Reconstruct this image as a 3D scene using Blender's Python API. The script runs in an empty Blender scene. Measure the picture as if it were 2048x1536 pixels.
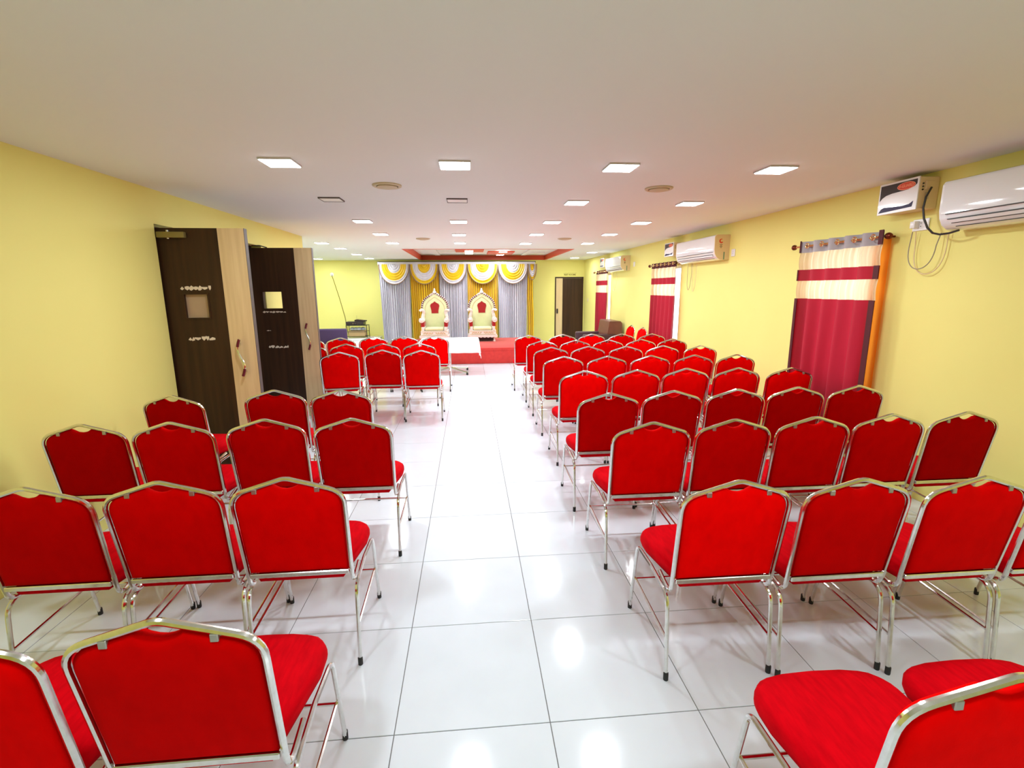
import bpy, bmesh, math, random
from mathutils import Vector, Matrix
random.seed(7)
S = bpy.context.scene
C = S.collection
PI = math.pi

# ------------------------------------------------------------------ camera, world, exposure
CAM_F, PITCH, YAW, ROLL, CAM_H = 971.8, .1937, .0857, -.0067, 1.70
cy_, sy_, cp_, sp_ = math.cos(YAW), math.sin(YAW), math.cos(PITCH), math.sin(PITCH)
fwd = Vector((sy_*cp_, cy_*cp_, -sp_)); rgt = Vector((cy_, -sy_, 0)); up = rgt.cross(fwd)
cr_, sr_ = math.cos(ROLL), math.sin(ROLL)
r2 = cr_*rgt + sr_*up; u2 = -sr_*rgt + cr_*up
cam = bpy.data.cameras.new('camera'); cam.sensor_width = 36; cam.lens = CAM_F*36/2048
cam.clip_start = .05; cam.clip_end = 100
co = bpy.data.objects.new('camera', cam); C.objects.link(co)
co.matrix_world = Matrix(((r2.x, u2.x, -fwd.x, 0), (r2.y, u2.y, -fwd.y, 0), (r2.z, u2.z, -fwd.z, CAM_H), (0, 0, 0, 1)))
S.camera = co
w = bpy.data.worlds.new('sky'); S.world = w; w.use_nodes = True
bg = w.node_tree.nodes['Background']; bg.inputs[0].default_value = (.92, .96, 1, 1); bg.inputs[1].default_value = 3.2
S.view_settings.view_transform = 'Standard'; S.view_settings.look = 'None'
S.view_settings.gamma = 1; S.view_settings.use_curve_mapping = False
S.view_settings.exposure = 0.42
LAMP_W = 11.0                       # watts of each ceiling panel light
LAMP_COL = (.88, .945, 1.0)
S.cycles.max_bounces = 10; S.cycles.diffuse_bounces = 6; S.cycles.glossy_bounces = 5
S.cycles.sample_clamp_indirect = 6.0
S.cycles.caustics_reflective = False; S.cycles.caustics_refractive = False

# ------------------------------------------------------------------ materials
def srgb(r, g, b):
    f = lambda c: (c/12.92 if c <= .04045 else ((c+.055)/1.055)**2.4)
    return (f(r/255), f(g/255), f(b/255), 1)
def pbr(name, col, rough=.5, metal=0, noise=None, emit=None, spec=.5, bump=None, sheen=0, trans=0, coat=0, objcol=False):
    m = bpy.data.materials.new(name); m.use_nodes = True
    nt = m.node_tree; b = nt.nodes['Principled BSDF']
    if len(col) == 3: col = (*col, 1)
    b.inputs['Base Color'].default_value = col
    b.inputs['Roughness'].default_value = rough; b.inputs['Metallic'].default_value = metal
    b.inputs['Specular IOR Level'].default_value = spec
    if sheen:
        b.inputs['Sheen Weight'].default_value = sheen; b.inputs['Sheen Roughness'].default_value = .4
    if trans: b.inputs['Transmission Weight'].default_value = trans
    if coat: b.inputs['Coat Weight'].default_value = coat; b.inputs['Coat Roughness'].default_value = .05
    if emit:
        b.inputs['Emission Color'].default_value = (*emit[:3], 1); b.inputs['Emission Strength'].default_value = emit[3]
    tc = None
    def coord(kind='Object'):
        nonlocal tc
        if tc is None: tc = nt.nodes.new('ShaderNodeTexCoord')
        return tc.outputs[kind]
    if noise or objcol:
        src = None
        if noise:   # (scale xyz, amount, second colour, detail)
            sc, amt, c2, det = noise
            mp = nt.nodes.new('ShaderNodeMapping'); mp.inputs['Scale'].default_value = sc
            nt.links.new(coord(), mp.inputs[0])
            n = nt.nodes.new('ShaderNodeTexNoise'); n.inputs['Scale'].default_value = 1; n.inputs['Detail'].default_value = det
            nt.links.new(mp.outputs[0], n.inputs[0])
            rp = nt.nodes.new('ShaderNodeMapRange'); rp.inputs[1].default_value = .35; rp.inputs[2].default_value = .7
            rp.inputs[3].default_value = 0; rp.inputs[4].default_value = amt
            nt.links.new(n.outputs[0], rp.inputs[0])
            mx = nt.nodes.new('ShaderNodeMix'); mx.data_type = 'RGBA'
            mx.inputs[6].default_value = col; mx.inputs[7].default_value = c2 if len(c2) == 4 else (*c2, 1)
            nt.links.new(rp.outputs[0], mx.inputs[0]); src = mx.outputs[2]
        if objcol:
            oi = nt.nodes.new('ShaderNodeObjectInfo')
            mu = nt.nodes.new('ShaderNodeMix'); mu.data_type = 'RGBA'; mu.blend_type = 'MULTIPLY'; mu.inputs[0].default_value = 1
            nt.links.new(oi.outputs['Color'], mu.inputs[7])
            if src is not None: nt.links.new(src, mu.inputs[6])
            else: mu.inputs[6].default_value = col
            src = mu.outputs[2]
        nt.links.new(src, b.inputs['Base Color'])
    if bump:        # (scale, strength)
        n = nt.nodes.new('ShaderNodeTexNoise'); n.inputs['Scale'].default_value = bump[0]; n.inputs['Detail'].default_value = 3
        nt.links.new(coord(), n.inputs[0])
        bp = nt.nodes.new('ShaderNodeBump'); bp.inputs['Strength'].default_value = bump[1]; bp.inputs['Distance'].default_value = .003
        nt.links.new(n.outputs[0], bp.inputs['Height']); nt.links.new(bp.outputs[0], b.inputs['Normal'])
    return m
def cloth_mat(name, col, transl, rough=.7, noise=None, sheen=.3, tcol=None):
    """fabric that lets some daylight through"""
    m = pbr(name, col, rough, noise=noise, sheen=sheen)
    nt = m.node_tree; b = nt.nodes['Principled BSDF']; out = nt.nodes['Material Output']
    t = nt.nodes.new('ShaderNodeBsdfTranslucent'); t.inputs[0].default_value = (*(tcol or col)[:3], 1)
    mx = nt.nodes.new('ShaderNodeMixShader'); mx.inputs[0].default_value = transl
    nt.links.new(b.outputs[0], mx.inputs[1]); nt.links.new(t.outputs[0], mx.inputs[2]); nt.links.new(mx.outputs[0], out.inputs[0])
    return m
M = {}
M['wall'] = pbr('yellow_paint', (.835, .785, .26), .62, noise=((.9, .9, .9), .3, (.74, .70, .20), 6), bump=(30, .08), spec=.3)
M['ceil'] = pbr('ceiling_paint', (.755, .785, .76), .75, noise=((1, 1, 1), .15, (.72, .73, .69), 3), spec=.2)
M['tile'] = pbr('white_glazed_tile', (.73, .80, .87), .10, noise=((5, 5, 5), .5, (.67, .74, .81), 6), spec=.5)
M['grout'] = pbr('grey_grout', (.16, .16, .16), .8)
M['steel'] = pbr('polished_steel', (.78, .77, .75), .13, 1, noise=((60, 60, 60), .35, (.55, .53, .49), 3))
M['clipmetal'] = pbr('dull_steel', (.40, .39, .37), .4, .8)
M['rubber'] = pbr('black_rubber', (.012, .012, .012), .6)
M['velvet'] = pbr('red_velvet', (.80, .0, .0), .85, noise=((14, 14, 9), .45, (.56, .0, .0), 10), objcol=True, spec=.03, bump=(220, .25))
M['seatv'] = pbr('red_seat_velvet', (.66, .0, .006), .85, noise=((60, 12, 40), .6, (.42, .0, .004), 10), objcol=True, spec=.05, bump=(220, .25))
M['darkwood'] = pbr('dark_brown_laminate', srgb(64, 40, 22), .45, noise=((22, 22, 1.1), .8, srgb(38, 24, 14), 5), spec=.3)
M['lightwood'] = pbr('pale_oak_laminate', srgb(226, 202, 156), .45, noise=((30, 30, 1.5), .6, srgb(202, 172, 124), 5))
M['edge'] = pbr('grey_brown_edge', srgb(84, 74, 72), .5)
M['frosted'] = pbr('beige_paper_glass', srgb(176, 152, 128), .4)
M['gum'] = pbr('torn_tape_residue', srgb(225, 214, 196), .8)
M['closer'] = pbr('olive_metal', srgb(142, 130, 76), .45, .4)
def glass_mat():
    m = bpy.data.materials.new('clear_glass'); m.use_nodes = True; nt = m.node_tree
    nt.nodes.remove(nt.nodes['Principled BSDF']); out = nt.nodes['Material Output']
    t = nt.nodes.new('ShaderNodeBsdfTransparent'); t.inputs[0].default_value = (.97, .98, .98, 1)
    g = nt.nodes.new('ShaderNodeBsdfGlossy'); g.inputs['Roughness'].default_value = .03
    x = nt.nodes.new('ShaderNodeMixShader'); x.inputs[0].default_value = .06; nt.links.new(t.outputs[0], x.inputs[1]); nt.links.new(g.outputs[0], x.inputs[2])
    nt.links.new(x.outputs[0], out.inputs[0]); return m
M['glass'] = glass_mat()
M['black'] = pbr('black_plastic', (.015, .015, .017), .4)
M['white'] = pbr('white_plastic', (.82, .84, .86), .25, coat=.4)
M['acwhite'] = pbr('gloss_white_plastic', (.80, .83, .86), .06, coat=.8)
M['cream'] = pbr('cream_plastic', srgb(222, 202, 158), .45)
M['beige'] = pbr('beige_plastic', srgb(196, 184, 152), .6)
M['shadowgap'] = pbr('dark_slot', (.03, .03, .035), .6)
M['orange_red'] = pbr('orange_red_paint', srgb(205, 72, 36), .5)
M['redcarpet'] = pbr('red_carpet', srgb(196, 48, 42), .85, noise=((14, 14, 14), .5, srgb(170, 34, 32), 5), sheen=.2)
M['whitecloth'] = pbr('white_cotton', (.86, .88, .88), .8, sheen=.2)
M['satinwhite'] = pbr('silver_white_satin', srgb(208, 206, 215), .38, noise=((9, 9, 1), .4, srgb(184, 181, 194), 4), sheen=.3)
M['satinyellow'] = pbr('golden_yellow_satin', srgb(222, 186, 22), .38, noise=((9, 9, 1), .4, srgb(196, 152, 8), 4), sheen=.3)
M['cord'] = pbr('brown_braid', srgb(132, 106, 84), .7)
M['maroonfab'] = cloth_mat('maroon_curtain', srgb(150, 4, 34), .2, noise=((10, 10, 1.5), .5, srgb(132, 2, 30), 4), tcol=(.62, .01, .04), sheen=.05)
M['creamfab'] = cloth_mat('cream_ruffle', srgb(244, 228, 196), .42, noise=((3, 46, 1.5), .9, srgb(206, 170, 128), 4))  # fine tan streaks put the shading between pleats into the colour
M['greyfab'] = cloth_mat('silver_grey_header', srgb(176, 172, 178), .1)
M['maroondark'] = cloth_mat('dark_maroon_header', srgb(78, 4, 18), .05, sheen=.02)
M['orangefab'] = cloth_mat('sunlit_orange_lining', srgb(255, 150, 40), .6, tcol=(1, .42, .04))  # lining cloth with its sunlit orange glow put into the colour
M['bronze'] = pbr('antique_bronze', srgb(110, 52, 34), .3, .9)
M['brass'] = pbr('brass_ring', srgb(226, 190, 140), .22, 1)
M['leather'] = pbr('brown_leather', srgb(112, 64, 54), .38, noise=((9, 9, 9), .4, srgb(88, 46, 42), 4), bump=(60, .2))
M['leatherdark'] = pbr('plum_leather', srgb(66, 32, 44), .4)
M['purple'] = pbr('dark_purple_fabric', srgb(60, 38, 82), .7)
M['greycush'] = pbr('grey_cushion', srgb(150, 138, 140), .8)
M['carved'] = pbr('white_carved_wood', srgb(236, 230, 226), .4, noise=((30, 30, 30), .4, srgb(206, 190, 180), 4))
M['gold'] = pbr('pale_gold_paint', srgb(210, 186, 140), .4, .3)
M['creamcush'] = pbr('pale_green_cream_velvet', srgb(220, 226, 178), .7, noise=((8, 8, 8), .4, srgb(202, 208, 156), 4), sheen=.3)
M['deepred'] = pbr('deep_red_velvet', srgb(160, 2, 8), .7, sheen=.2)
M['maroonpaint'] = pbr('maroon_paint', srgb(96, 12, 34), .45)
M['ply'] = pbr('brown_board', srgb(176, 148, 104), .7)
M['navy'] = pbr('navy_print', srgb(38, 34, 78), .5)
M['label_dark'] = pbr('dark_brown_print', srgb(44, 30, 32), .5)
M['label_red'] = pbr('orange_red_print', srgb(214, 70, 42), .5)
M['label_pale'] = pbr('pale_orange_print', srgb(240, 150, 110), .5)
M['green'] = pbr('green_tag', srgb(96, 140, 110), .5)
M['cableg'] = pbr('grey_cable', srgb(150, 142, 120), .5)
M['olive_ink'] = pbr('olive_ink', srgb(120, 104, 10), .7)
M['diff'] = pbr('lamp_diffuser', (1, 1, 1), .5, emit=(.93, .97, 1, 14))
M['offdiff'] = pbr('unlit_diffuser', (.80, .78, .74), .4)
M['bezel'] = pbr('lamp_bezel', (.55, .54, .52), .5)
M['plastic_bag'] = pbr('pale_blue_plastic', srgb(190, 200, 214), .3)
M['plaster'] = pbr('plain_plaster', (.5, .47, .40), .8)

# ------------------------------------------------------------------ mesh helpers
def V(*a): return Vector(a)
class MB:
    def __init__(s): s.v = []; s.f = []
    def add(s, vs, fs):
        n = len(s.v); s.v += [tuple(p) for p in vs]; s.f += [tuple(i+n for i in f) for f in fs]; return s
    def box(s, x0, x1, y0, y1, z0, z1):
        vs = [(x0,y0,z0),(x1,y0,z0),(x1,y1,z0),(x0,y1,z0),(x0,y0,z1),(x1,y0,z1),(x1,y1,z1),(x0,y1,z1)]
        return s.add(vs, [(0,3,2,1),(4,5,6,7),(0,1,5,4),(1,2,6,5),(2,3,7,6),(3,0,4,7)])
    def cbox(s, x0, x1, y0, y1, z0, z1, b=.01, seg=2):
        bm = bmesh.new(); bmesh.ops.create_cube(bm, size=1)
        for q in bm.verts: q.co = ((x0+x1)/2+q.co.x*(x1-x0), (y0+y1)/2+q.co.y*(y1-y0), (z0+z1)/2+q.co.z*(z1-z0))
        bmesh.ops.bevel(bm, geom=bm.edges[:], offset=b, segments=seg, affect='EDGES', profile=.5)
        bm.verts.index_update()
        s.add([q.co[:] for q in bm.verts], [[q.index for q in f.verts] for f in bm.faces]); bm.free(); return s
    def tube(s, pts, r, n=8, cap=True):
        P = [Vector(p) for p in pts]; m = len(P)
        rr = r if isinstance(r, (list, tuple)) else [r]*m
        t = [(P[min(i+1, m-1)]-P[max(i-1, 0)]).normalized() for i in range(m)]
        a = V(0,0,1) if abs(t[0].z) < .9 else V(1,0,0)
        nrm = (a - t[0]*a.dot(t[0])).normalized(); vs = []
        for i in range(m):
            nrm = (nrm - t[i]*nrm.dot(t[i])).normalized(); bi = t[i].cross(nrm)
            for k in range(n):
                an = 2*PI*k/n; vs.append(P[i] + (nrm*math.cos(an) + bi*math.sin(an))*rr[i])
        fs = [(i*n+k, i*n+(k+1) % n, (i+1)*n+(k+1) % n, (i+1)*n+k) for i in range(m-1) for k in range(n)]
        if cap: fs += [tuple(range(n-1, -1, -1)), tuple((m-1)*n+k for k in range(n))]
        return s.add(vs, fs)
    def lathe(s, prof, o=(0,0,0), n=16, axis='z'):
        vs = []
        for (r, h) in prof:
            for k in range(n):
                a = 2*PI*k/n; c, d = r*math.cos(a), r*math.sin(a)
                p = (c, d, h) if axis == 'z' else ((c, h, d) if axis == 'y' else (h, c, d))
                vs.append((o[0]+p[0], o[1]+p[1], o[2]+p[2]))
        m = len(prof)
        fs = [(i*n+k, i*n+(k+1) % n, (i+1)*n+(k+1) % n, (i+1)*n+k) for i in range(m-1) for k in range(n)]
        fs += [tuple(range(n-1, -1, -1)), tuple((m-1)*n+k for k in range(n))]
        return s.add(vs, fs)
    def prism(s, poly, a, b, plane='xz'):
        def P(u, v, w):
            return (u, w, v) if plane == 'xz' else ((u, v, w) if plane == 'xy' else (w, u, v))
        n = len(poly); vs = [P(u, v, a) for u, v in poly] + [P(u, v, b) for u, v in poly]
        fs = [tuple(range(n)), tuple(range(2*n-1, n-1, -1))] + [(i, i+n, (i+1) % n+n, (i+1) % n) for i in range(n)]
        return s.add(vs, fs)
    def rings(s, rings, capa=True, capb=True):
        n = len(rings[0]); vs = [p for r in rings for p in r]
        fs = [(i*n+k, i*n+(k+1) % n, (i+1)*n+(k+1) % n, (i+1)*n+k) for i in range(len(rings)-1) for k in range(n)]
        if capa: fs.append(tuple(range(n-1, -1, -1)))
        if capb: fs.append(tuple((len(rings)-1)*n+k for k in range(n)))
        return s.add(vs, fs)
    def grid(s, fn, nu, nv):
        vs = [fn(i/nu, j/nv) for j in range(nv+1) for i in range(nu+1)]
        fs = [(j*(nu+1)+i, j*(nu+1)+i+1, (j+1)*(nu+1)+i+1, (j+1)*(nu+1)+i) for j in range(nv) for i in range(nu)]
        return s.add(vs, fs)
    def mesh(s, name, mat, smooth=True, ang=35, solid=0):
        me = bpy.data.meshes.new(name); me.from_pydata(s.v, [], s.f)
        bm = bmesh.new(); bm.from_mesh(me)
        if solid:
            bmesh.ops.recalc_face_normals(bm, faces=bm.faces)
            bmesh.ops.solidify(bm, geom=bm.faces[:], thickness=solid)
        bmesh.ops.recalc_face_normals(bm, faces=bm.faces)
        for e in bm.edges:
            if len(e.link_faces) == 2 and e.calc_face_angle(0) > math.radians(ang): e.smooth = False
        for f in bm.faces: f.smooth = smooth
        bm.to_mesh(me); bm.free(); me.materials.append(mat); return me
    def obj(s, name, mat, parent=None, **k):
        return link(name, s.mesh(name, mat, **k), parent)
def link(name, data, parent=None, loc=(0,0,0)):
    o = bpy.data.objects.new(name, data); C.objects.link(o); o.location = loc
    if parent: o.parent = parent
    return o
def tag(o, label=None, cat=None, group=None, kind=None):
    if label: o['label'] = label
    if cat: o['category'] = cat
    if group: o['group'] = group
    if kind: o['kind'] = kind
    return o
def thing(name, label, cat, loc=(0,0,0), rz=0, group=None):
    o = bpy.data.objects.new(name, None); C.objects.link(o); o.location = loc; o.rotation_euler = (0,0,rz)
    o.empty_display_size = .1
    return tag(o, label, cat, group)
def copy_tree(o, kids, parent=None):
    c = o.copy(); C.objects.link(c)
    if parent: c.parent = parent
    for ch in kids.get(o.name, []): copy_tree(ch, kids, c)
    return c
def kidmap():
    d = {}
    for o in C.objects:
        if o.parent: d.setdefault(o.parent.name, []).append(o)
    return d
def struct(name, mb, mat, parent=None, **k):
    o = mb.obj(name, mat, parent, smooth=False, **k)
    if not parent: o['kind'] = 'structure'
    return o
def fillet(pts, rad, n=6):
    P = [Vector(p) for p in pts]; out = [P[0]]
    for i in range(1, len(P)-1):
        r = rad[i-1] if isinstance(rad, (list, tuple)) else rad
        a, b = P[i-1]-P[i], P[i+1]-P[i]; la, lb = a.length, b.length; a.normalize(); b.normalize()
        th = a.angle(b); d = min(r/math.tan(th/2), la*.48, lb*.48)
        p0, p1 = P[i]+a*d, P[i]+b*d
        for k in range(n+1):
            t = k/n; out.append((p0*(1-t)+P[i]*t)*(1-t) + (P[i]*(1-t)+p1*t)*t)
    out.append(P[-1]); return out
def text_mesh(name, body, size, mat, parent, loc, rot, extrude=.0008, bold=0):
    cu = bpy.data.curves.new(name, 'FONT'); cu.body = body; cu.size = size; cu.align_x = 'CENTER'; cu.align_y = 'CENTER'
    cu.extrude = extrude; cu.offset = bold; cu.resolution_u = 3
    t = bpy.data.objects.new('tmp', cu); C.objects.link(t)
    bpy.context.view_layer.update()
    me = bpy.data.meshes.new_from_object(t.evaluated_get(bpy.context.evaluated_depsgraph_get()))
    bpy.data.objects.remove(t); bpy.data.curves.remove(cu)
    me.materials.clear(); me.materials.append(mat)
    o = link(name, me, parent); o.location = loc; o.rotation_euler = rot; return o

# ------------------------------------------------------------------ the room
XL, XR, YB, YF, H, XLL, YC = -2.67, 3.57, -3.2, 15.16, 2.553, -6.2, 8.43
T = .18
# floor: grout slab + tiles
fl = MB().box(XLL-T, XR+T, YB-T, YF+T, -.12, -.0025)
floor = struct('floor', fl, M['grout'])
TS, GX, GY, GAP = .614, -.33, 1.626, .0018
tiles = []
i0, i1 = math.floor((XLL-GX)/TS), math.ceil((XR-GX)/TS)
j0, j1 = math.floor((YB-GY)/TS), math.ceil((YF-GY)/TS)
for j in range(j0, j1):
    for i in range(i0, i1):
        x0, x1 = max(GX+i*TS+GAP, XLL), min(GX+(i+1)*TS-GAP, XR); y0, y1 = max(GY+j*TS+GAP, YB), min(GY+(j+1)*TS-GAP, YF)
        if y1 <= YC: x0 = max(x0, XL)
        if x1-x0 < .02 or y1-y0 < .02: continue
        if y0 < YC < y1 and x0 < XL:
            for a, b, c, d in ((x0, min(x1, XL), YC, y1), (max(x0, XL), x1, y0, y1)):
                if b-a > .02: tiles.append((a, b, c, d))
            continue
        tiles.append((x0, x1, y0, y1))
# tiles that the photograph can show, largest first
def weight(t):
    x, y = (t[0]+t[1])/2, (t[2]+t[3])/2
    if y < .4 or abs(x-.09*y) > 1.15*y+.6: return 1e6+abs(y)
    return y + (4 if x < XL else 0)
tiles.sort(key=weight)
cache = {}
for (x0, x1, y0, y1) in tiles[:285]:
    k = (round(x1-x0, 4), round(y1-y0, 4))
    if k not in cache:
        a, b = k[0]/2, k[1]/2; e = .0012
        m = MB().add([(-a,-b,-.008),(a,-b,-.008),(a,b,-.008),(-a,b,-.008),(-a,-b,-e),(a,-b,-e),(a,b,-e),(-a,b,-e),(-a+e,-b+e,0),(a-e,-b+e,0),(a-e,b-e,0),(-a+e,b-e,0)],
            [(0,3,2,1),(0,1,5,4),(1,2,6,5),(2,3,7,6),(3,0,4,7),(4,5,9,8),(5,6,10,9),(6,7,11,10),(7,4,8,11),(8,9,10,11)])
        cache[k] = m.mesh('tile', M['tile'], smooth=False)
    link('tile', cache[k], floor, ((x0+x1)/2, (y0+y1)/2, 0))
m = MB()
for (x0, x1, y0, y1) in tiles[285:]: m.box(x0, x1, y0, y1, -.008, 0)
tag(m.obj('tiling', M['tile'], floor, smooth=False), kind='stuff')

# walls; the openings are real
def wall_x(name, x0, x1, y0, y1, openings):
    """wall running along y, openings (ya, yb, za, zb)"""
    m = MB(); y = y0
    for (a, b, za, zb) in sorted(openings):
        m.box(x0, x1, y, a, 0, H)
        if za > 0: m.box(x0, x1, a, b, 0, za)
        m.box(x0, x1, a, b, zb, H); y = b
    m.box(x0, x1, y, y1, 0, H)
    return struct(name, m, M['wall'])
D1, D2, DH = 4.585, 6.775, 2.265
WIN = [(4.02, 4.88, .75, 2.07), (8.12, 9.06, .75, 2.07), (12.25, 13.1, .75, 2.07)]
wall_x('wall_left', XL-T, XL, YB, YC, [(D1, D2, 0, DH)])
wall_x('wall_right', XR, XR+T, YB, YF, WIN)
FD0, FD1, FDH = 2.655, 3.548, 2.045
m = MB(); m.box(XLL, FD0, YF, YF+T, 0, H); m.box(FD0, FD1, YF, YF+T, FDH, H); m.box(FD1, XR+T, YF, YF+T, 0, H)
struct('wall_far', m, M['wall'])
struct('wall_back', MB().box(XL-T, XR+T, YB-T, YB, 0, H), M['wall'])
struct('wall_return', MB().box(XLL, XL-T, YC-T, YC, 0, H), M['wall'])
struct('wall_far_left', MB().box(XLL-T, XLL, YC-T, YF+T, 0, H), M['wall'])
# unseen box added behind the two left doors to keep daylight out
m = MB(); m.box(XL-1.6, XL-1.5, 3.9, 8.2, 0, H); m.box(XL-1.5, XL-T, 3.9, 4.0, 0, H); m.box(XL-1.5, XL-T, 8.1, 8.2, 0, H)
struct('wall_light_block', m, M['plaster'])
struct('wall_behind_door', MB().box(FD0-.2, XR+T, YF+T+.25, YF+T+.35, 0, H), M['plaster'])

# ceiling with recessed tray above the stage
TX0, TX1, TY0, TY1, TZ = -1.42, 2.35, 10.97, 15.02, .13
m = MB(); t = .06
for (a, b, c, d) in ((XLL-T, XR+T, YB-T, TY0), (XLL-T, TX0, TY0, YF+T), (TX1, XR+T, TY0, YF+T), (TX0, TX1, TY1, YF+T)):
    m.box(a, b, c, d, H, H+t)
ceiling = struct('ceiling', m, M['ceil'])
m = MB().box(TX0-.05, TX1+.05, TY0-.05, TY1+.05, H+TZ, H+TZ+.06)
struct('tray_ceiling', m, M['ceil'], ceiling)
m = MB(); rz = (H-.004, H+TZ)
m.box(TX0, TX1, TY1-.05, TY1, *rz); m.box(TX0, TX1, TY0, TY0+.05, *rz)
m.box(TX0, TX0+.05, TY0+.05, TY1-.05, *rz); m.box(TX1-.05, TX1, TY0+.05, TY1-.05, *rz)
struct('tray_border', m, M['orange_red'], ceiling)
for (a, b, c, d) in ((-.32, .40, 12.45, 13.35), (.53, 1.24, 13.30, 14.25)):
    struct('tray_panel', MB().box(a, b, c, d, H+TZ-.03, H+TZ), M['orange_red'], ceiling)
for (a, b, c, d) in ((-.95, -.80, 11.3, 14.7), (-.80, -.32, 13.1, 13.25), (1.55, 1.68, 11.3, 14.7), (1.68, 2.1, 13.6, 13.75)):
    struct('tray_batten', MB().box(a, b, c, d, H+TZ-.025, H+TZ), M['ceil'], ceiling)

# windows in the right wall
for n, (a, b, z0, z1) in enumerate(WIN):
    f = MB(); g = .045
    f.box(XR+.05, XR+.11, a, a+g, z0, z1); f.box(XR+.05, XR+.11, b-g, b, z0, z1)
    f.box(XR+.05, XR+.11, a+g, b-g, z0, z0+g); f.box(XR+.05, XR+.11, a+g, b-g, z1-g, z1)
    f.box(XR+.06, XR+.10, (a+b)/2-.02, (a+b)/2+.02, z0+g, z1-g)
    o = struct(f'window_{n+1}', f, M['white'])
    struct('pane', MB().box(XR+.076, XR+.082, a+g, (a+b)/2-.02, z0+g, z1-g), M['glass'], o)
    struct('pane', MB().box(XR+.076, XR+.082, (a+b)/2+.02, b-g, z0+g, z1-g), M['glass'], o)

# ------------------------------------------------------------------ doors
def s_handle(parent, x, z0, z1, ysurf, sgn=-1, maroon=True):
    n = 18; pts = []
    for k in range(n+1):
        t = k/n; pts.append((x + .022*math.sin(2*PI*t), ysurf+sgn*.045, z0+(z1-z0)*t))
    h = MB().tube(pts, .011, 8).obj('handle', M['steel'], parent)
    for t0, t1 in ((0, .2), (.8, 1)):
        pp = [(x + .022*math.sin(2*PI*(t0+(t1-t0)*q/4)), ysurf+sgn*.045, z0+(z1-z0)*(t0+(t1-t0)*q/4)) for q in range(5)]
        if maroon: MB().tube(pp, .0125, 8).obj('grip_end', M['maroonpaint'], h)
    for zz in (z0+.04, z1-.04):
        xx = x + .022*math.sin(2*PI*(zz-z0)/(z1-z0))
        MB().tube([(xx, ysurf+sgn*.045, zz), (xx, ysurf+sgn*.001, zz)], .008, 8).obj('standoff', M['steel'], h)
def smear(parent, x0, x1, z, h, y, seed):
    r = random.Random(seed); m = MB(); x = x0
    while x < x1-.01:
        wd = r.uniform(.02, .06); a = r.uniform(-.4, .4)*h; b = r.uniform(.5, 1)*h; xe = min(x+wd, x1)
        k = .3 if (x == x0 or xe == x1) else 1
        poly = [(x, z+a*k), (x+wd*.5, z-b*.35), (xe, z+a*.5), (xe, z+a*.5+b*.6*k), (x+wd*.55, z+b*.75), (x, z+a*k+b*.5*k)]
        m.prism(poly, y-.001, y, 'xz'); x = xe + r.choice((0, 0, .008))
    m.obj('tape_residue', M['gum'], parent, smooth=False)
def door_leaf(name, y, x1, win, marks, hz, seed, clear, tilt):
    """leaf swung open at a right angle to the left wall; hinge at x = XL"""
    o = bpy.data.objects.new(name, None); C.objects.link(o); o.location = (XL-.165, y, 0); o.rotation_euler = (0, 0, tilt); o['kind'] = 'structure'
    L = x1-XL+.165; th = .055; z0, z1 = .012, 2.235; sx = L-.225
    wx0, wx1, wz0, wz1 = win
    m = MB(); m.box(0, wx0, 0, th, z0, z1); m.box(wx1, sx, 0, th, z0, z1); m.box(wx0, wx1, 0, th, z0, wz0); m.box(wx0, wx1, 0, th, wz1, z1)
    m.obj('door_panel', M['darkwood'], o, smooth=False)
    st = MB().box(sx, L-.004, -.002, th+.002, z0, z1).obj('door_strip', M['lightwood'], o, smooth=False); st['label'] = 'pale oak strip along the free edge'
    MB().box(L-.004, L, -.002, th+.002, z0, z1).obj('edge_band', M['edge'], o, smooth=False)
    g = .012; f = MB()
    f.box(wx0-g, wx0, -.008, .006, wz0-g, wz1+g); f.box(wx1, wx1+g, -.008, .006, wz0-g, wz1+g)
    f.box(wx0, wx1, -.008, .006, wz0-g, wz0); f.box(wx0, wx1, -.008, .006, wz1, wz1+g)
    f.obj('vision_frame', M['darkwood'], o, smooth=False)
    MB().box(wx0, wx1, .02, .026, wz0, wz1).obj('vision_pane', M['glass'] if clear else M['frosted'], o, smooth=False)
    for k, (a, b, z, h) in enumerate(marks): smear(o, a, b, z, h, -.0005, seed+k)
    s_handle(o, L-.125, hz[0], hz[1], -.002)
    return o
d1 = door_leaf('door_1', 4.615, -1.955, (.317, .510, 1.462, 1.668), [(.292, .555, 1.716, .042), (.305, .55, 1.268, .038)], (.93, 1.265), 3, False, .02)
c = MB().cbox(.175, .40, -.045, -.001, 2.150, 2.200, .006).obj('door_closer', M['closer'], d1)
MB().lathe([(.012, 2.140), (.012, 2.150)], (.26, -.024, 0), 10).obj('closer_screw', M['steel'], c)
MB().lathe([(.014, 2.200), (.014, 2.214)], (.26, -.024, 0), 10).obj('closer_spindle', M['steel'], c)
d2 = door_leaf('door_2', 6.70, -2.015, (.16, .395, 1.466, 1.680), [(.135, .43, 1.416, .028), (.16, .21, 1.175, .014), (.165, .42, .955, .038)], (.92, 1.27), 11, True, 0.0)
MB().tube([(.10, -.05, 2.262), (.19, -.02, 2.26), (.26, .02, 2.238)], .007, 6).obj('closer_arm', M['black'], d2)
m = MB()
m.box(XL-T-.002, XL-T+.06, D1, D1+.02, 0, DH); m.box(XL-T-.002, XL-T+.06, D2-.015, D2, 0, DH); m.box(XL-T-.002, XL-T+.06, D1+.02, D2-.015, DH-.022, DH)
struct('trim_1', m, M['edge'])
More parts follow.
